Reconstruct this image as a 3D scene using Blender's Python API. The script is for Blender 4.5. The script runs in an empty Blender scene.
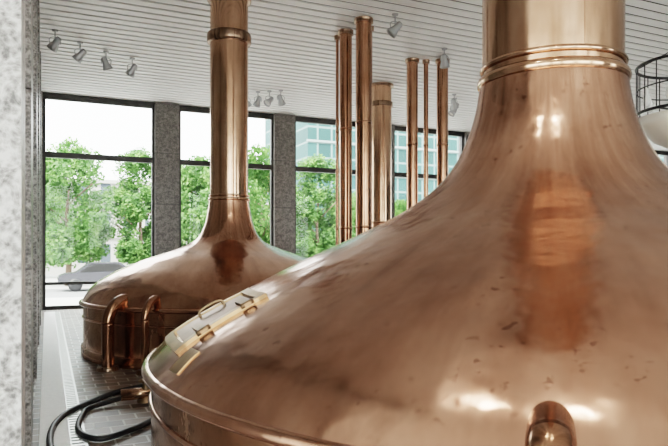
import bpy, bmesh, math, random
from mathutils import Vector, Matrix
random.seed(7)
S = bpy.context.scene
pi = math.pi

# ------------------------------------------------------------------ helpers
def link(o, parent=None):
    S.collection.objects.link(o)
    if parent: o.parent = parent
    return o
def empty(name, loc=(0,0,0)):
    o = bpy.data.objects.new(name, None); o.location = loc; o.empty_display_size=.2
    return link(o)
def obj_from_bm(name, bm, mat, parent=None, loc=(0,0,0), smooth=False):
    me = bpy.data.meshes.new(name); bm.to_mesh(me); bm.free()
    if smooth:
        for p in me.polygons: p.use_smooth = True
    mats = mat if isinstance(mat,(list,tuple)) else [mat]
    for m in mats: me.materials.append(m)
    o = bpy.data.objects.new(name, me); o.location = loc
    return link(o, parent)
def bm_box(bm, x0,x1,y0,y1,z0,z1, mi=0):
    v=[bm.verts.new((x,y,z)) for x in (x0,x1) for y in (y0,y1) for z in (z0,z1)]
    for f in ((0,1,3,2),(4,6,7,5),(0,4,5,1),(2,3,7,6),(0,2,6,4),(1,5,7,3)):
        fc=bm.faces.new([v[i] for i in f]); fc.material_index=mi
def boxes(name, lst, mat, parent=None, loc=(0,0,0), bevel=0):
    bm=bmesh.new()
    for b in lst: bm_box(bm,*b)
    bmesh.ops.recalc_face_normals(bm, faces=bm.faces)
    if bevel: bmesh.ops.bevel(bm, geom=list(bm.edges), offset=bevel, segments=2, affect='EDGES')
    return obj_from_bm(name,bm,mat,parent,loc)
def bm_revolve(bm, prof, seg=96, cx=0, cy=0, mi=0, close=False):
    rings=[]
    for r,z in prof:
        if r<1e-5: rings.append([bm.verts.new((cx,cy,z))])
        else: rings.append([bm.verts.new((cx+r*math.cos(2*pi*i/seg),cy+r*math.sin(2*pi*i/seg),z)) for i in range(seg)])
    pairs=list(zip(rings[:-1],rings[1:]))
    if close: pairs.append((rings[-1],rings[0]))
    for a,b in pairs:
        for i in range(seg):
            j=(i+1)%seg
            if len(a)==1 and len(b)==1: continue
            if len(a)==1: f=bm.faces.new((a[0],b[j],b[i]))
            elif len(b)==1: f=bm.faces.new((a[i],a[j],b[0]))
            else: f=bm.faces.new((a[i],a[j],b[j],b[i]))
            f.material_index=mi; f.smooth=True
def revolve(name, prof, mat, parent=None, loc=(0,0,0), seg=96, close=False):
    bm=bmesh.new(); bm_revolve(bm,prof,seg,close=close)
    bmesh.ops.recalc_face_normals(bm, faces=bm.faces)
    return obj_from_bm(name,bm,mat,parent,loc,smooth=True)
def torus_prof(R,z,rr,n=12,sz=1.0):
    return [(R+rr*math.cos(2*pi*i/n), z+rr*sz*math.sin(2*pi*i/n)) for i in range(n)]
def catmull(pts, n=8):
    out=[]
    P=[pts[0]]+list(pts)+[pts[-1]]
    for i in range(1,len(P)-2):
        p0,p1,p2,p3=P[i-1],P[i],P[i+1],P[i+2]
        for k in range(n):
            t=k/n
            out.append(tuple(0.5*((2*p1[d])+(-p0[d]+p2[d])*t+(2*p0[d]-5*p1[d]+4*p2[d]-p3[d])*t*t+(-p0[d]+3*p1[d]-3*p2[d]+p3[d])*t**3) for d in range(len(p1))))
    out.append(tuple(pts[-1]))
    return out
def tube(name, pts, r, mat, parent=None, loc=(0,0,0), smoothpts=True, seg=20, n=8):
    P=catmull(pts,n) if smoothpts else pts
    P=[Vector(p) for p in P]
    bm=bmesh.new(); rings=[]
    up=None
    for i,p in enumerate(P):
        t=(P[min(i+1,len(P)-1)]-P[max(i-1,0)]).normalized()
        if up is None:
            a=Vector((0,0,1)) if abs(t.z)<.9 else Vector((1,0,0))
            up=(a-t*a.dot(t)).normalized()
        else: up=(up-t*up.dot(t)).normalized()
        s=t.cross(up)
        rr = r[i] if isinstance(r,list) else r
        rings.append([bm.verts.new(p+rr*(math.cos(2*pi*k/seg)*up+math.sin(2*pi*k/seg)*s)) for k in range(seg)])
    for a,b in zip(rings[:-1],rings[1:]):
        for k in range(seg):
            j=(k+1)%seg; bm.faces.new((a[k],a[j],b[j],b[k]))
    bm.faces.new(rings[0][::-1]); bm.faces.new(rings[-1])
    bmesh.ops.recalc_face_normals(bm, faces=bm.faces)
    return obj_from_bm(name,bm,mat,parent,loc,smooth=True)

# ------------------------------------------------------------------ materials
def newmat(name):
    m=bpy.data.materials.new(name); m.use_nodes=True
    nt=m.node_tree; return m,nt,nt.nodes['Principled BSDF']
def N(nt,t,**kw):
    n=nt.nodes.new(t)
    for k,v in kw.items():
        if k.startswith('_'): n.inputs[k[1:]].default_value=v
        else: setattr(n,k,v)
    return n
def ramp(nt, stops):
    n=nt.nodes.new('ShaderNodeValToRGB'); e=n.color_ramp.elements
    e[0].position=stops[0][0]; e[0].color=(*stops[0][1],1)
    e[1].position=stops[-1][0]; e[1].color=(*stops[-1][1],1)
    for p,c in stops[1:-1]:
        x=e.new(p); x.color=(*c,1)
    return n
def simple(name,col,rough=.5,metal=0,noise=0,nscale=20,spec=.5):
    m,nt,b=newmat(name)
    b.inputs['Base Color'].default_value=(*col,1); b.inputs['Roughness'].default_value=rough
    b.inputs['Metallic'].default_value=metal; b.inputs['Specular IOR Level'].default_value=spec
    if noise:
        tc=N(nt,'ShaderNodeTexCoord'); nz=N(nt,'ShaderNodeTexNoise',_Scale=nscale,_Detail=5.0)
        nt.links.new(tc.outputs['Object'],nz.inputs['Vector'])
        r=ramp(nt,[(.3,tuple(c*(1-noise) for c in col)),(.7,tuple(min(1,c*(1+noise)) for c in col))])
        nt.links.new(nz.outputs['Fac'],r.inputs['Fac']); nt.links.new(r.outputs['Color'],b.inputs['Base Color'])
    return m
def copper(name, dark, mid, light, rough=(.18,.36), bump=.05, streak=5.0, spots=.75, sp=(.64,.70)):
    m,nt,b=newmat(name); L=nt.links.new
    tc=N(nt,'ShaderNodeTexCoord')
    sep=N(nt,'ShaderNodeSeparateXYZ'); L(tc.outputs['Object'],sep.inputs[0])
    cx=N(nt,'ShaderNodeCombineXYZ'); L(sep.outputs[0],cx.inputs[0]); L(sep.outputs[1],cx.inputs[1])
    nr=N(nt,'ShaderNodeVectorMath',operation='NORMALIZE'); L(cx.outputs[0],nr.inputs[0])
    sc=N(nt,'ShaderNodeVectorMath',operation='SCALE'); sc.inputs['Scale'].default_value=streak; L(nr.outputs[0],sc.inputs[0])
    s2=N(nt,'ShaderNodeSeparateXYZ'); L(sc.outputs[0],s2.inputs[0])
    zz=N(nt,'ShaderNodeMath',operation='MULTIPLY'); zz.inputs[1].default_value=.7; L(sep.outputs[2],zz.inputs[0])
    c2=N(nt,'ShaderNodeCombineXYZ'); L(s2.outputs[0],c2.inputs[0]); L(s2.outputs[1],c2.inputs[1]); L(zz.outputs[0],c2.inputs[2])
    n1=N(nt,'ShaderNodeTexNoise',_Scale=1.8,_Detail=7.0,_Roughness=.64); L(c2.outputs[0],n1.inputs['Vector'])
    n2=N(nt,'ShaderNodeTexNoise',_Scale=1.4,_Detail=7.0,_Roughness=.6); L(tc.outputs['Object'],n2.inputs['Vector'])
    mx=N(nt,'ShaderNodeMath',operation='ADD'); L(n1.outputs['Fac'],mx.inputs[0]); L(n2.outputs['Fac'],mx.inputs[1])
    hf=N(nt,'ShaderNodeMath',operation='MULTIPLY'); hf.inputs[1].default_value=.5; L(mx.outputs[0],hf.inputs[0])
    r=ramp(nt,[(.37,dark),(.5,mid),(.63,light)]); L(hf.outputs[0],r.inputs['Fac'])
    n3=N(nt,'ShaderNodeTexNoise',_Scale=17.0,_Detail=2.0,_Roughness=.5); L(tc.outputs['Object'],n3.inputs['Vector'])
    r3=ramp(nt,[(sp[0],(0,0,0)),(sp[1],(spots,)*3)]); L(n3.outputs['Fac'],r3.inputs['Fac'])
    n5=N(nt,'ShaderNodeTexNoise',_Scale=2.3,_Detail=2.0); L(tc.outputs['Object'],n5.inputs['Vector'])
    r5=ramp(nt,[(.45,(0,0,0)),(.6,(1,1,1))]); L(n5.outputs['Fac'],r5.inputs['Fac'])
    mk=N(nt,'ShaderNodeMath',operation='MULTIPLY'); L(r3.outputs['Color'],mk.inputs[0]); L(r5.outputs['Color'],mk.inputs[1])
    mix=N(nt,'ShaderNodeMixRGB',blend_type='MULTIPLY'); mix.inputs['Color2'].default_value=(.45,.36,.33,1)
    L(mk.outputs[0],mix.inputs['Fac']); L(r.outputs['Color'],mix.inputs['Color1']); L(mix.outputs[0],b.inputs['Base Color'])
    mr=N(nt,'ShaderNodeMapRange'); mr.inputs['From Min'].default_value=.35; mr.inputs['From Max'].default_value=.65
    mr.inputs['To Min'].default_value=rough[0]; mr.inputs['To Max'].default_value=rough[1]
    L(n1.outputs['Fac'],mr.inputs['Value']); L(mr.outputs[0],b.inputs['Roughness'])
    n4=N(nt,'ShaderNodeTexNoise',_Scale=1.8,_Detail=3.0); L(tc.outputs['Object'],n4.inputs['Vector'])
    bp=N(nt,'ShaderNodeBump',_Strength=bump,_Distance=.1); L(n4.outputs['Fac'],bp.inputs['Height']); L(bp.outputs[0],b.inputs['Normal'])
    b.inputs['Metallic'].default_value=1
    return m
COP=copper('copper_dome',(.38,.195,.125),(.56,.31,.21),(.70,.43,.305),rough=(.14,.25),bump=.27)
COP2=copper('copper_dome_far',(.36,.18,.115),(.52,.285,.19),(.65,.39,.275),rough=(.12,.22),bump=.2)
COPT=copper('copper_tube',(.42,.24,.15),(.55,.335,.22),(.66,.43,.30),rough=(.12,.20),bump=.04,streak=3,sp=(.70,.78))
COPP=copper('copper_pipe_bronze',(.28,.14,.08),(.40,.21,.13),(.52,.30,.20),rough=(.14,.24),bump=.05,streak=3)
BAND=copper('copper_band',(.34,.18,.11),(.48,.27,.175),(.60,.37,.25),rough=(.16,.28),bump=.12)
COLLAR=copper('copper_collar',(.20,.12,.08),(.29,.19,.13),(.40,.28,.20),rough=(.25,.38),bump=.03)
BRASS=simple('brass',(.44,.30,.17),.42,1,.18,8)
BRASSD=simple('brass_worn',(.30,.20,.12),.45,1,.2,10)
DOOR=simple('hatch_copper',(.26,.15,.095),.42,.95,.2,6)
def marble(name,c1,c2,c3,scale,rough=.35):
    m,nt,b=newmat(name); L=nt.links.new
    tc=N(nt,'ShaderNodeTexCoord')
    n1=N(nt,'ShaderNodeTexNoise',_Scale=scale,_Detail=10.0,_Roughness=.78,_Distortion=.6); L(tc.outputs['Object'],n1.inputs['Vector'])
    v=N(nt,'ShaderNodeTexVoronoi',_Scale=scale*4); L(tc.outputs['Object'],v.inputs['Vector'])
    a=N(nt,'ShaderNodeMath',operation='MULTIPLY_ADD'); a.inputs[1].default_value=.25; L(v.outputs['Distance'],a.inputs[0]); L(n1.outputs['Fac'],a.inputs[2])
    r=ramp(nt,[(.48,c1),(.60,c2),(.74,c3)]); L(a.outputs[0],r.inputs['Fac']); L(r.outputs['Color'],b.inputs['Base Color'])
    b.inputs['Roughness'].default_value=rough
    return m
MARB=marble('marble_dark',(.05,.044,.04),(.10,.088,.078),(.19,.17,.155),9)
MARL=marble('marble_light',(.09,.085,.08),(.26,.25,.235),(.48,.47,.45),9,.5)
MARG=marble('marble_grey',(.05,.045,.042),(.15,.135,.125),(.34,.32,.30),10,.4)
FRAME=simple('bronze_frame',(.035,.032,.03),.4,.5,.2,5)
WHITE=simple('ceiling_slat_white',(.90,.90,.88),.5,0,.03,3)
DARK=simple('ceiling_void',(.02,.02,.02),.9)
LAMPM=simple('lamp_grey',(.42,.43,.44),.35,.6,.05,10)
BLACK=simple('black_metal',(.02,.02,.02),.4,.3,.1,10)
RUB=simple('black_rubber',(.015,.015,.017),.45,0,.2,20)
CREAM=simple('cream_bowl',(.75,.70,.60),.4,0,.03,5)
STRIP=simple('strip_stone',(.92,.92,.90),.5,0,.05,30)
METAL=simple('strip_steel',(.55,.55,.54),.35,.7,.05,30)
GAP=simple('gap_dark',(.05,.05,.05),.8)
LENS=simple('lamp_lens',(.8,.8,.78),.15)
LIT=bpy.data.materials.new('lamp_lit'); LIT.use_nodes=True
_b=LIT.node_tree.nodes['Principled BSDF']; _b.inputs['Emission Color'].default_value=(1,.94,.84,1); _b.inputs['Emission Strength'].default_value=90
GLASS=bpy.data.materials.new('window_glass'); GLASS.use_nodes=True
nt=GLASS.node_tree; nt.nodes.clear()
o_=nt.nodes.new('ShaderNodeOutputMaterial'); t_=nt.nodes.new('ShaderNodeBsdfTransparent'); t_.inputs[0].default_value=(.96,.98,.97,1)
g_=nt.nodes.new('ShaderNodeBsdfGlossy'); g_.inputs['Roughness'].default_value=.02; mx_=nt.nodes.new('ShaderNodeMixShader'); mx_.inputs[0].default_value=.008
nt.links.new(t_.outputs[0],mx_.inputs[1]); nt.links.new(g_.outputs[0],mx_.inputs[2]); nt.links.new(mx_.outputs[0],o_.inputs[0])
FLOOR,nt,b=newmat('floor_stone_setts'); L=nt.links.new
tc=N(nt,'ShaderNodeTexCoord'); mp=N(nt,'ShaderNodeMapping'); L(tc.outputs['Object'],mp.inputs[0])
br=N(nt,'ShaderNodeTexBrick',_Scale=1.0); br.inputs['Brick Width'].default_value=.26; br.inputs['Row Height'].default_value=.20
br.inputs['Mortar Size'].default_value=.009; br.inputs['Mortar Smooth'].default_value=.0; br.inputs['Color1'].default_value=(.075,.058,.05,1); br.inputs['Color2'].default_value=(.22,.165,.13,1); br.inputs['Mortar'].default_value=(.46,.43,.39,1)
L(mp.outputs[0],br.inputs['Vector'])
nz=N(nt,'ShaderNodeTexNoise',_Scale=7.0,_Detail=8.0,_Roughness=.7); L(tc.outputs['Object'],nz.inputs['Vector'])
mm=N(nt,'ShaderNodeMixRGB',blend_type='OVERLAY'); mm.inputs['Fac'].default_value=.7; L(br.outputs['Color'],mm.inputs['Color1']); L(nz.outputs['Fac'],mm.inputs['Color2'])
L(mm.outputs[0],b.inputs['Base Color']); b.inputs['Roughness'].default_value=.42
bp=N(nt,'ShaderNodeBump',_Strength=.4,_Distance=.01); bp.invert=True; L(br.outputs['Fac'],bp.inputs['Height']); L(bp.outputs[0],b.inputs['Normal'])

# ------------------------------------------------------------------ room shell
CH=5.81; XW=26.0; YW=18.4; YB=-6.0; XL=-6.0
boxes('floor',[(XL,XW,YB,YW+.5,-.2,0)],FLOOR)
strip=empty('drain_strip',(0,0,0))
boxes('drain_bed',[(.18,.29,3.56,17.6,.0005,.004)],GAP,strip)
boxes('border_stone',[(-.06,.175,y,y+.995,.0005,.014) for y in [3.6+k for k in range(14)]],STRIP,strip)
sl=[]; y=3.6
while y<17.5:
    sl.append((.185,.285,y,y+.05,.004,.012)); y+=.09
sl+= [(.175,.185,3.56,17.6,.0005,.014),(.285,.305,3.56,17.6,.0005,.014)]
boxes('drain_grate',sl,METAL,strip)
ceil=empty('ceiling')
boxes('ceiling_slab',[(XL,XW,YB,YW+.5,CH+.12,CH+.4)],DARK,ceil)
sl=[]; y=YB; PITCH=.27
while y<YW-.1:
    sl.append((XL,XW,y,y+PITCH-.078,CH,CH+.025)); y+=PITCH
boxes('ceiling_slats',sl,WHITE,ceil)
boxes('wall_partition',[(XL,-.10,3.0,3.55,0,CH)],MARL)
wl=empty('wall_left')
boxes('wall_core',[(-.75,-.30,3.55,18.05,0,CH)],MARL,wl)
for k,y in enumerate((5.6,8.6,11.6,14.6)):
    for q in range(4):
        boxes('pier_%d_stone_%d'%(k+1,q+1),[(-.30,-.115,y,y+.75,q*1.45+.003,min(q*1.45+1.44,CH-.005))],MARG,wl)
cols=[-.44+3.57*i for i in range(8)]
for c in cols:
    e=empty('marble_column',(c,YW,0))
    boxes('shaft',[(-.34,.34,-.14,.30,.0,CH-.01)],MARB,e,bevel=.01)
    j=[(-.342,.342,-.142,.302,z,z+.012) for z in (1.45,2.9,4.35)]
    boxes('joints',j,GAP,e)
def window(name, x0,x1,y, axis='x'):
    e=empty(name)
    fr=[(x0,x1,-.05,.05,0,.10),(x0,x1,-.05,.05,.66,.74),(x0,x1,-.06,.06,4.08,4.23),(x0,x1,-.06,.06,5.64,CH-.005),
        (x0,x0+.07,-.05,.05,.1,5.64),(x1-.07,x1,-.05,.05,.1,5.64)]
    gl=[(x0+.07,x1-.07,-.006,.006,.1,5.64)]
    for nm,l,m in (('frame',fr,FRAME),('glass',gl,GLASS)):
        if axis=='x': l=[(a,b_,y+c,y+d,z0,z1) for a,b_,c,d,z0,z1 in l]
        else: l=[(y+c,y+d,a,b_,z0,z1) for a,b_,c,d,z0,z1 in l]
        boxes(nm,l,m,e)
n=1
for i in range(7):
    window('window_%d'%n, cols[i]+.34, cols[i+1]-.34, YW+.05); n+=1
bx=[XL+.0]+[XL+4*i for i in range(1,9)]
for i in (0,1,2,3,5):
    window('window_%d'%n, bx[i]+.35,bx[i+1]-.35,YB-.05); n+=1
boxes('wall_back',[(x-.35,min(x+.35,XW),YB-.25,YB,0,CH) for x in bx]+[(bx[i]+.35,bx[i+1]-.35,YB-.25,YB,0,CH) for i in (4,6,7)],MARG)
window('window_%d'%n, YB+.35,-1.7,XL-.05,'y'); n+=1
window('window_%d'%n, -1.3,2.95,XL-.05,'y'); n+=1
boxes('wall_left_far',[(XL-.25,XL,YB,YB+.35,0,CH),(XL-.25,XL,-1.7,-1.3,0,CH)],MARB)
boxes('wall_right',[(XW,XW+.3,YB,YW+.3,0,CH)],MARG)

# ------------------------------------------------------------------ kettles
def kettle(name, loc, prof, R, rimh, chR, neckz, mat, collars, beads=(), seg=160):
    e=empty(name,loc)
    P=catmull(prof,8)
    revolve('dome',P,mat,e,seg=seg)
    revolve('chimney',[(chR,neckz-.02),(chR,CH-.001)],COPT,e,seg=96)
    revolve('rim_flange',[(R-.05,rimh+.03),(R-.01,rimh+.03),(R+.02,rimh+.02),(R+.033,rimh),(R+.033,rimh-.02),(R+.015,rimh-.035),(R-.06,rimh-.035)],mat,e,seg=seg)
    revolve('skirt',[(R-.03,rimh-.03),(R-.03,rimh-.30),(R-.03,.16),(R-.03,.14)],BAND,e,seg=seg)
    revolve('skirt_band',torus_prof(R-.03,rimh-.22,.018),mat,e,seg=seg,close=True)
    revolve('plinth',[(R-.04,.15),(R-.0,.14),(R-.0,.03),(R+.0,.0)],BAND,e,seg=seg)
    for i,(z,w,hh) in enumerate(collars):
        revolve('collar_%d'%(i+1),[(chR-.005,z-hh),(chR+w*.8,z-hh),(chR+w,z-hh*.7),(chR+w,z+hh*.7),(chR+w*.8,z+hh),(chR-.005,z+hh)],COLLAR,e,seg=96)
    for i,(z,rr,s) in enumerate(beads):
        revolve('bead_%d'%(i+1),torus_prof(chR+rr*.15,z,rr,16,s),COPT,e,seg=128,close=True)
    bm=bmesh.new()
    for a in (.6,2.4,4.4):
        c,s_=math.cos(a),math.sin(a)
        t=Vector((-s_,c,0))*.010; p=Vector((c,s_,0))
        q=[p*(chR-.004)-t,p*(chR+.004)-t,p*(chR+.004)+t,p*(chR-.004)+t]
        lo=[bm.verts.new((v.x,v.y,neckz+.15)) for v in q]; hi=[bm.verts.new((v.x,v.y,CH-.02)) for v in q]
        for k in range(4): bm.faces.new((lo[k],lo[(k+1)%4],hi[(k+1)%4],hi[k]))
    bmesh.ops.recalc_face_normals(bm,faces=bm.faces)
    obj_from_bm('chimney_seams',bm,COPT,e)
    revolve('ceiling_flange',[(chR,CH-.06),(chR+.05,CH-.06),(chR+.05,CH-.002)],COLLAR,e,seg=64)
    return e
profF=[(3.19,.82),(3.02,.99),(2.80,1.13),(2.57,1.25),(2.07,1.50),(1.66,1.69),(1.24,1.90),(.96,2.10),(.79,2.30),(.68,2.52),(.61,2.75),(.575,2.97)]
KF=kettle('brewing_kettle',(3.77,3.94,0),profF,3.19,.80,.55,2.97,COP,[],[(2.975,.042,1.2),(3.09,.022,1.1)],seg=256)
profL=[(2.30,.80),(2.14,1.04),(1.84,1.24),(1.55,1.37),(1.27,1.48),(.85,1.62),(.56,1.76),(.42,1.98),(.355,2.25),(.33,2.44)]
KL=kettle('brewing_kettle',(2.77,10.26,0),profL,2.30,.80,.315,2.44,COP2,[(5.12,.05,.08)],[(2.44,.03,1),(2.50,.018,1)],seg=200)
profB=[(1.9,.80),(1.78,1.04),(1.5,1.24),(1.1,1.42),(.75,1.55),(.5,1.70),(.36,1.9),(.30,2.1),(.28,2.3)]
KB=kettle('brewing_kettle',(7.75,14.05,0),profB,1.9,.80,.27,2.3,COP2,[(5.3,.03,.06)],[(2.3,.03,1)],seg=128)

PF=catmull(profF,8)
def dome_pt(r,az,off=0):
    for (r1,z1),(r2,z2) in zip(PF[:-1],PF[1:]):
        if r2<=r<=r1:
            t=(r1-r)/(r1-r2); z=z1+(z2-z1)*t
            nrm=Vector((abs(z2-z1),0,r1-r2)).normalized()
            break
    a=math.radians(az); rr=r+nrm.x*off
    return Vector((rr*math.cos(a),rr*math.sin(a),z+nrm.z*off))
def patch(bm,r0,r1,a0,a1,o0,o1,nr=8,na=8):
    g=[]
    for o in (o0,o1):
        g.append([[bm.verts.new(dome_pt(r0+(r1-r0)*i/nr,a0+(a1-a0)*j/na,o)) for j in range(na+1)] for i in range(nr+1)])
    for i in range(nr):
        for j in range(na):
            bm.faces.new((g[1][i][j],g[1][i+1][j],g[1][i+1][j+1],g[1][i][j+1]))
    for j in range(na):
        bm.faces.new((g[0][0][j],g[0][0][j+1],g[1][0][j+1],g[1][0][j])); bm.faces.new((g[0][nr][j],g[0][nr][j+1],g[1][nr][j+1],g[1][nr][j]))
    for i in range(nr):
        bm.faces.new((g[0][i][0],g[0][i+1][0],g[1][i+1][0],g[1][i][0])); bm.faces.new((g[0][i][na],g[0][i+1][na],g[1][i+1][na],g[1][i][na]))
bm=bmesh.new()
A0,A1,R0,R1=168.5,181.5,2.47,3.05
patch(bm,R0,R1,A0,A0+1.3,-.01,.024); patch(bm,R0,R1,A1-1.3,A1,-.01,.024)
patch(bm,R0,R0+.055,A0,A1,-.01,.025); patch(bm,R1-.055,R1,A0,A1,-.01,.025)
bmesh.ops.recalc_face_normals(bm,faces=bm.faces); obj_from_bm('hatch_frame',bm,BRASS,KF)
bm=bmesh.new(); patch(bm,R0+.07,R1-.07,A0+1.7,A1-1.7,-.01,.014)
bmesh.ops.recalc_face_normals(bm,faces=bm.faces); obj_from_bm('hatch_door',bm,DOOR,KF)
bm=bmesh.new(); patch(bm,2.99,3.12,183.6,186.6,-.01,.008)
bmesh.ops.recalc_face_normals(bm,faces=bm.faces); obj_from_bm('name_plate',bm,BRASS,KF)
for k,rr in enumerate((2.60,2.88)):
    tube('hatch_hinge_%d'%(k+1),[dome_pt(rr-.04,A1+.1,.025),dome_pt(rr+.04,A1+.1,.025)],.017,BRASSD,KF,smoothpts=False)
    bm=bmesh.new(); patch(bm,rr-.022,rr+.022,A1-4.5,A1+.6,.012,.034)
    bmesh.ops.recalc_face_normals(bm,faces=bm.faces); obj_from_bm('hinge_leaf_%d'%(k+1),bm,BRASSD,KF)
tube('hatch_handle',[dome_pt(2.82,171.5,.01),dome_pt(2.81,171.5,.05),dome_pt(2.74,171.5,.06),dome_pt(2.67,171.5,.05),dome_pt(2.66,171.5,.01)],.010,BRASSD,KF)

def hook(name, x,y, cx,cy, h, r, reach, br=.2):
    d=Vector((cx-x,cy-y,0)).normalized()
    e=empty(name,(x,y,0))
    pts=[(0,0,0),(0,0,.2),(0,0,(h-br)*.6),(0,0,h-br-.02)]
    for k in range(0,9):
        a=k/8*pi/2
        pts.append((d.x*br*(1-math.cos(a)),d.y*br*(1-math.cos(a)),h-br+br*math.sin(a)))
    pts+=[(d.x*(br+reach)*.6,d.y*(br+reach)*.6,h),(d.x*reach,d.y*reach,h-.01)]
    tube('pipe',pts,r,COPP,e,n=3,seg=32)
    revolve('floor_flange',[(r,.05),(r+.05,.05),(r+.06,.03),(r+.06,.0)],COLLAR,e,seg=32)
hook('steam_pipe',.74,8.85,2.77,10.26,.92,.08,.75,.30)
hook('steam_pipe',1.15,8.38,2.77,10.26,.95,.05,.75,.26)
hook('steam_pipe',1.46,1.53,3.77,3.94,.955,.083,.42,.13)

def vpipe(name,x,y,r):
    e=empty(name,(x,y,0))
    revolve('tube',[(r,0.0),(r,CH-.001)],COPP,e,seg=32)
    revolve('top_flange',[(r,CH-.08),(r+.03,CH-.08),(r+.03,CH-.002)],COLLAR,e,seg=32)
    revolve('floor_flange',[(r,.04),(r+.04,.04),(r+.04,0)],COLLAR,e,seg=32)
    for i,z in enumerate((2.0,3.9)):
        revolve('sleeve_%d'%(i+1),[(r,z),(r+.006,z),(r+.006,z+.04),(r,z+.04)],COPP,e,seg=32)
vpipe('copper_pipe',5.22,10.86,.12)
vpipe('copper_pipe',5.25,10.17,.145)
vpipe('copper_pipe',5.19,11.18,.03)
vpipe('copper_pipe',7.34,11.88,.125)
vpipe('copper_pipe',7.64,11.79,.05)
vpipe('copper_pipe',7.96,11.62,.125)
vpipe('copper_pipe',5.55,10.45,.025)

# ------------------------------------------------------------------ ceiling spotlights
def spot(x,y,aim,sz=1.0,lit=False):
    e=empty('ceiling_spotlight',(x,y,CH))
    revolve('rose',[(0,-.03),(.05,-.03),(.06,-.0)],LAMPM,e,seg=24)
    revolve('stem',[(.012,-.18*sz),(.012,-.02)],LAMPM,e,seg=12)
    h=bpy.data.objects.new('head_pivot',None); link(h,e); h.location=(0,0,-.30*sz)
    h.rotation_euler=aim
    revolve('head',[(0,.17*sz),(.05*sz,.165*sz),(.068*sz,.13*sz),(.07*sz,.02*sz),(.10*sz,-.06*sz),(.115*sz,-.13*sz),(.105*sz,-.13*sz),(.09*sz,-.08*sz)],LAMPM,h,seg=28)
    revolve('lens',[(0,-.085*sz),(.09*sz,-.09*sz)],LIT if lit else LENS,h,seg=24)
    tube('yoke',[(-.10*sz,0,-.30*sz),(-.11*sz,0,-.20*sz),(-.05*sz,0,-.155*sz),(.05*sz,0,-.155*sz),(.11*sz,0,-.20*sz),(.10*sz,0,-.30*sz)],.008,LAMPM,e,seg=8,n=4)
for x,y,a in ((.14,13.13,(.5,.6,0)),(.61,13.69,(.4,.7,0)),(1.14,14.10,(.2,-.4,0)),(1.70,14.35,(.5,.5,0)),(4.85,16.2,(.2,-.6,0)),(5.10,16.0,(.6,.2,0)),(5.35,15.8,(-.3,.8,0)),(5.6,15.6,(.4,-.5,0)),
              (5.65,9.72,(.3,.7,0)),(7.55,10.95,(.5,-.5,0)),(10.29,14.42,(.4,.4,0)),(10.0,14.05,(.4,-.6,0)),(10.5,14.8,(.1,.6,0))):
    spot(x,y,a,.9)
# lit spotlights over the near kettle (above the picture's top edge)
for x,y,a in ((2.0,1.6,(.15,.1,0)),(1.3,2.7,(.0,.2,0))):
    spot(x,y,a,1.1,True)

# ------------------------------------------------------------------ round hanging chandelier (right)
ch=empty('round_chandelier',(7.46,5.38,-.06))
Rr=.62
for k,z in enumerate((4.02,3.72,3.42)):
    revolve('ring_%d'%(k+1),torus_prof(Rr,z,.02 if k!=1 else .009,8),BLACK,ch,seg=72,close=True)
bm=bmesh.new()
for i in range(20):
    a=2*pi*i/20
    x,y=Rr*math.cos(a),Rr*math.sin(a)
    bm_box(bm,x-.005,x+.005,y-.005,y+.005,3.42,4.02)
obj_from_bm('rods',bm,BLACK,ch)
revolve('bowl',[(0,2.92),(.2,2.95),(.42,3.06),(.58,3.24),(.62,3.36),(.60,3.36),(.5,3.2),(0,3.1)],CREAM,ch,seg=64)
for i in range(4):
    a=pi/4+i*pi/2
    tube('suspension_%d'%(i+1),[(Rr*math.cos(a),Rr*math.sin(a),4.02),(.06*math.cos(a),.06*math.sin(a),4.3)],.008,BLACK,ch,smoothpts=False,seg=8)
revolve('drop_rod',[(.02,4.2),(.02,CH),(.09,CH+.02),(.09,CH+.06)],BLACK,ch,seg=16)
for i in range(8):
    a=i*pi/4+.2
    revolve('bulb_%d'%(i+1),[(0,3.5),(.035,3.52),(.05,3.58),(.04,3.64),(.02,3.68),(.02,3.74)],LENS,ch,loc=(.52*math.cos(a),.52*math.sin(a),0),seg=12)
boxes('bulb_arms',[(-.60,.60,-.01,.01,3.41,3.43),(-.01,.01,-.6,.6,3.41,3.43),(-.012,.012,-.012,.012,3.3,4.9)],BLACK,ch)

# ------------------------------------------------------------------ hoses and floor valve
tube('floor_hose',[(1.15,7.55,.03),(.75,7.35,.03),(.45,7.0,.03),(.15,6.5,.03),(.03,5.9,.03),(.05,5.2,.03),(.2,4.6,.03)],.028,RUB,seg=12)
tube('floor_hose',[(.95,6.05,.03),(.7,5.75,.03),(.4,5.55,.03),(.25,5.9,.03),(.32,6.5,.03),(.42,6.72,.03),(.72,6.86,.06)],.026,RUB,seg=12)
v=empty('floor_valve',(.95,6.85,0))
tube('body',[(-.25,0,.09),(.0,0,.09),(.35,.05,.09)],.06,COPT,v,smoothpts=False)
revolve('valve_base',[(.09,0),(.09,.02),(.05,.03),(.05,.14),(.035,.16),(.035,.2),(0,.2)],BRASSD,v,seg=24)
revolve('hand_wheel',torus_prof(.07,.22,.01,8),BRASSD,v,seg=24,close=True)
boxes('wheel_spokes',[(-.07,.07,-.006,.006,.214,.226),(-.006,.006,-.07,.07,.19,.226)],BRASSD,v)

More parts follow.
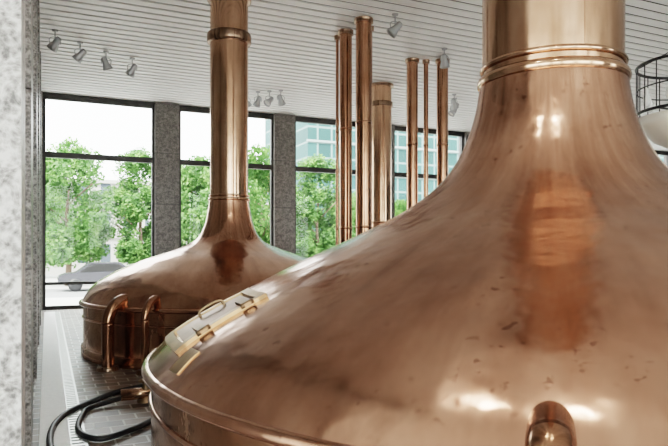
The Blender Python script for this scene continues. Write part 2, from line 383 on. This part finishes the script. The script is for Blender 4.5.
# ------------------------------------------------------------------ exterior
PAVE=simple('pavement',(.40,.39,.37),.8,0,.1,2)
ROAD=simple('asphalt',(.18,.18,.18),.85,0,.1,3)
boxes('ground',[(-60,90,18.95,28,-.6,-.35),(-60,90,35.5,120,-.6,-.40),(-60,90,-60,YB-.3,-.6,-.35),(-60,XL-.3,-6.3,18.95,-.6,-.35)],PAVE)
boxes('road',[(-60,90,28,35.5,-.52,-.42)],ROAD)
LEAF,nt,b=newmat('leaves'); L=nt.links.new
oi=N(nt,'ShaderNodeTexCoord'); nz=N(nt,'ShaderNodeTexNoise',_Scale=1.6,_Detail=5.0); L(oi.outputs['Object'],nz.inputs['Vector'])
r=ramp(nt,[(.35,(.035,.09,.02)),(.5,(.085,.20,.045)),(.68,(.20,.36,.10))]); L(nz.outputs['Fac'],r.inputs['Fac']); L(r.outputs['Color'],b.inputs['Base Color'])
b.inputs['Roughness'].default_value=.6
tl=N(nt,'ShaderNodeBsdfTranslucent'); L(r.outputs['Color'],tl.inputs['Color'])
ms=N(nt,'ShaderNodeMixShader'); ms.inputs[0].default_value=.4; L(b.outputs[0],ms.inputs[1]); L(tl.outputs[0],ms.inputs[2]); L(ms.outputs[0],nt.nodes['Material Output'].inputs['Surface'])
BARK=simple('bark',(.14,.10,.07),.9,0,.3,6)
def leaf_mesh(seed,H,W):
    rnd=random.Random(seed); bm=bmesh.new()
    blobs=[]
    for i in range(56):
        t=rnd.random(); zc=H*(.20+.76*t); rad=W*math.sin(pi*(.2+.72*t))*.85
        a=rnd.uniform(0,2*pi); q=rad*math.sqrt(rnd.random())
        blobs.append((q*math.cos(a),q*math.sin(a),zc,rnd.uniform(.5,1.0)*W*.32))
    for bx_,by_,bz_,br_ in blobs:
        for k in range(300):
            d=Vector((rnd.gauss(0,1),rnd.gauss(0,1),rnd.gauss(0,1))).normalized()*br_*rnd.uniform(.5,1.12)
            c=Vector((bx_,by_,bz_))+d
            u=Vector((rnd.gauss(0,1),rnd.gauss(0,1),rnd.gauss(0,1))).normalized()
            w=u.orthogonal().normalized(); s=rnd.uniform(.07,.14)
            vs=[bm.verts.new(c+u*s),bm.verts.new(c+w*s*.6),bm.verts.new(c-u*s),bm.verts.new(c-w*s*.6)]
            bm.faces.new(vs)
    me=bpy.data.meshes.new('foliage'); bm.to_mesh(me); bm.free(); me.materials.append(LEAF); return me
LM=[leaf_mesh(1,7.4,2.6),leaf_mesh(2,7.8,2.2),leaf_mesh(3,6.6,2.8)]
def tree(x,y,k,sc=1.0,rot=0):
    e=empty('tree',(x,y,-.40)); e.scale=(sc,)*3; e.rotation_euler=(0,0,rot)
    o=bpy.data.objects.new('foliage',LM[k]); link(o,e)
    tube('trunk',[(0,0,0.01),(.05,0,1.5),(-.05,.05,3.2),(.05,0,5.2)],[.16,.155,.15,.14,.13,.12,.11,.1,.09,.085,.08,.07,.06],BARK,e,n=4,seg=10)
    rnd=random.Random(k)
    for i in range(6):
        a=i*1.05+rnd.random(); z=1.9+.45*i
        tube('branch_%d'%(i+1),[(0,0,z),(.6*math.cos(a),.6*math.sin(a),z+.5),(1.4*math.cos(a),1.4*math.sin(a),z+1.1)],.04,BARK,e,n=2,seg=6)
for x,y,k,sc,rot in ((1.06,38.01,0,1.08,0),(4.95,37.42,1,1.0,1),(8.43,39.03,2,1.15,2),(12.48,38.47,0,1.15,3),(16.11,37.71,1,1.05,.5),(-.73,48.9,2,1.2,1.5),
                      (14.76,50.7,1,1.2,1.2),(20.45,54.4,0,1.1,2.2),(19.02,39.7,2,.9,1),(23.55,39.8,2,.85,4),(26.79,39.4,0,.8,5),(30.1,40.1,1,.75,2)):
    tree(x,y,k,sc,rot)
def facade_mat(name,wall,glass,sx,sz,frac):
    m,nt,b=newmat(name); L=nt.links.new
    tc=N(nt,'ShaderNodeTexCoord'); mp=N(nt,'ShaderNodeMapping'); mp.inputs['Rotation'].default_value=(pi/2,0,0)
    L(tc.outputs['Object'],mp.inputs[0])
    br=N(nt,'ShaderNodeTexBrick',_Scale=1.0,offset=0.0); br.inputs['Brick Width'].default_value=sx; br.inputs['Row Height'].default_value=sz
    br.inputs['Mortar Size'].default_value=frac; br.inputs['Mortar Smooth'].default_value=0
    br.inputs['Color1'].default_value=(*glass,1); br.inputs['Color2'].default_value=(*[g*1.6 for g in glass],1); br.inputs['Mortar'].default_value=(*wall,1)
    L(mp.outputs[0],br.inputs['Vector']); L(br.outputs['Color'],b.inputs['Base Color']); b.inputs['Roughness'].default_value=.6
    b.inputs['Specular IOR Level'].default_value=.2
    return m
FG=facade_mat('glass_facade',(.13,.19,.18),(.02,.055,.052),1.6,1.6,.10)
FW=facade_mat('plaster_facade',(.34,.33,.31),(.05,.062,.075),1.8,2.6,.5)
def building(name,x0,x1,y0,y1,h,mat,fl,tc_):
    e=empty(name)
    boxes('block',[(x0,x1,y0,y1,-.39,h)],mat,e)
    cor=[(x0-.15,x1+.15,y0-.2,y0,z,z+.22) for z in [fl*k for k in range(1,int(h/fl)+1)]]
    boxes('floor_bands',cor+[(x0-.2,x1+.2,y0-.25,y1,h,h+.3)],simple(name+'_trim',tc_,.6),e)
building('glass_office_building',24.5,80,60,74,24,FG,3.2,(.18,.23,.22))
building('apartment_building',-14,8,56,68,7.2,FW,2.6,(.32,.31,.29))
building('apartment_building',10,22,66,76,6.5,FW,2.6,(.32,.31,.29))
def car(x,y,col,rot=0):
    e=empty('parked_car',(x,y,-.42)); e.rotation_euler=(0,0,rot)
    paint=simple('car_paint',col,.25,.2)
    prof=[(-2.1,.35),(-2.15,.7),(-1.9,.85),(-1.3,.92),(-.7,1.38),(.7,1.42),(1.3,1.0),(2.0,.9),(2.15,.65),(2.1,.35)]
    bm=bmesh.new()
    a=[bm.verts.new((p[0],-.85,p[1])) for p in prof]; b2=[bm.verts.new((p[0],.85,p[1])) for p in prof]
    bm.faces.new(a); bm.faces.new(b2[::-1])
    for i in range(len(prof)): j=(i+1)%len(prof); bm.faces.new((a[i],b2[i],b2[j],a[j]))
    bmesh.ops.recalc_face_normals(bm,faces=bm.faces); bmesh.ops.bevel(bm,geom=list(bm.edges),offset=.06,segments=2,affect='EDGES')
    obj_from_bm('body',bm,paint,e)
    bm=bmesh.new()
    for s in (-.86,.86):
        q=[(-1.15,.93),(-.65,1.32),(.6,1.35),(1.1,1.0)]
        bm.faces.new([bm.verts.new((u,s,w)) for u,w in q])
    obj_from_bm('side_glass',bm,BLACK,e)
    for i,(u,s) in enumerate(((-1.35,-.8),(1.35,-.8),(-1.35,.8),(1.35,.8))):
        w=revolve('wheel_%d'%(i+1),[(0,-.1),(.2,-.1),(.32,-.08),(.33,0),(.32,.08),(.2,.1),(0,.1)],RUB,e,seg=20)
        w.location=(u,s,.33); w.rotation_euler=(pi/2,0,0)
car(2.6,33.6,(.06,.06,.07)); car(9.5,33.6,(.35,.06,.04)); car(15.8,33.6,(.3,.3,.3)); car(-3,33.6,(.08,.1,.2))

# ------------------------------------------------------------------ light
w=bpy.data.worlds.new('sky'); S.world=w; w.use_nodes=True
bg=w.node_tree.nodes['Background']; bg.inputs[0].default_value=(.97,.99,1,1); bg.inputs[1].default_value=4.9
sun=bpy.data.lights.new('sun','SUN'); sun.energy=5.0; sun.angle=.03; sun.color=(1,.95,.86)
so=bpy.data.objects.new('sun',sun); link(so); so.rotation_euler=(math.radians(42),0,math.radians(-35))

cam=bpy.data.cameras.new('camera'); co=bpy.data.objects.new('camera',cam); link(co)
cam.sensor_width=36; cam.lens=627/668*36; cam.shift_y=27/668
co.location=(0,0,1.6); co.rotation_euler=(pi/2,0,-math.radians(24.6)); cam.clip_start=.02; cam.clip_end=500
S.camera=co
S.view_settings.view_transform='Filmic'; S.view_settings.look='Medium High Contrast'; S.view_settings.exposure=1.25
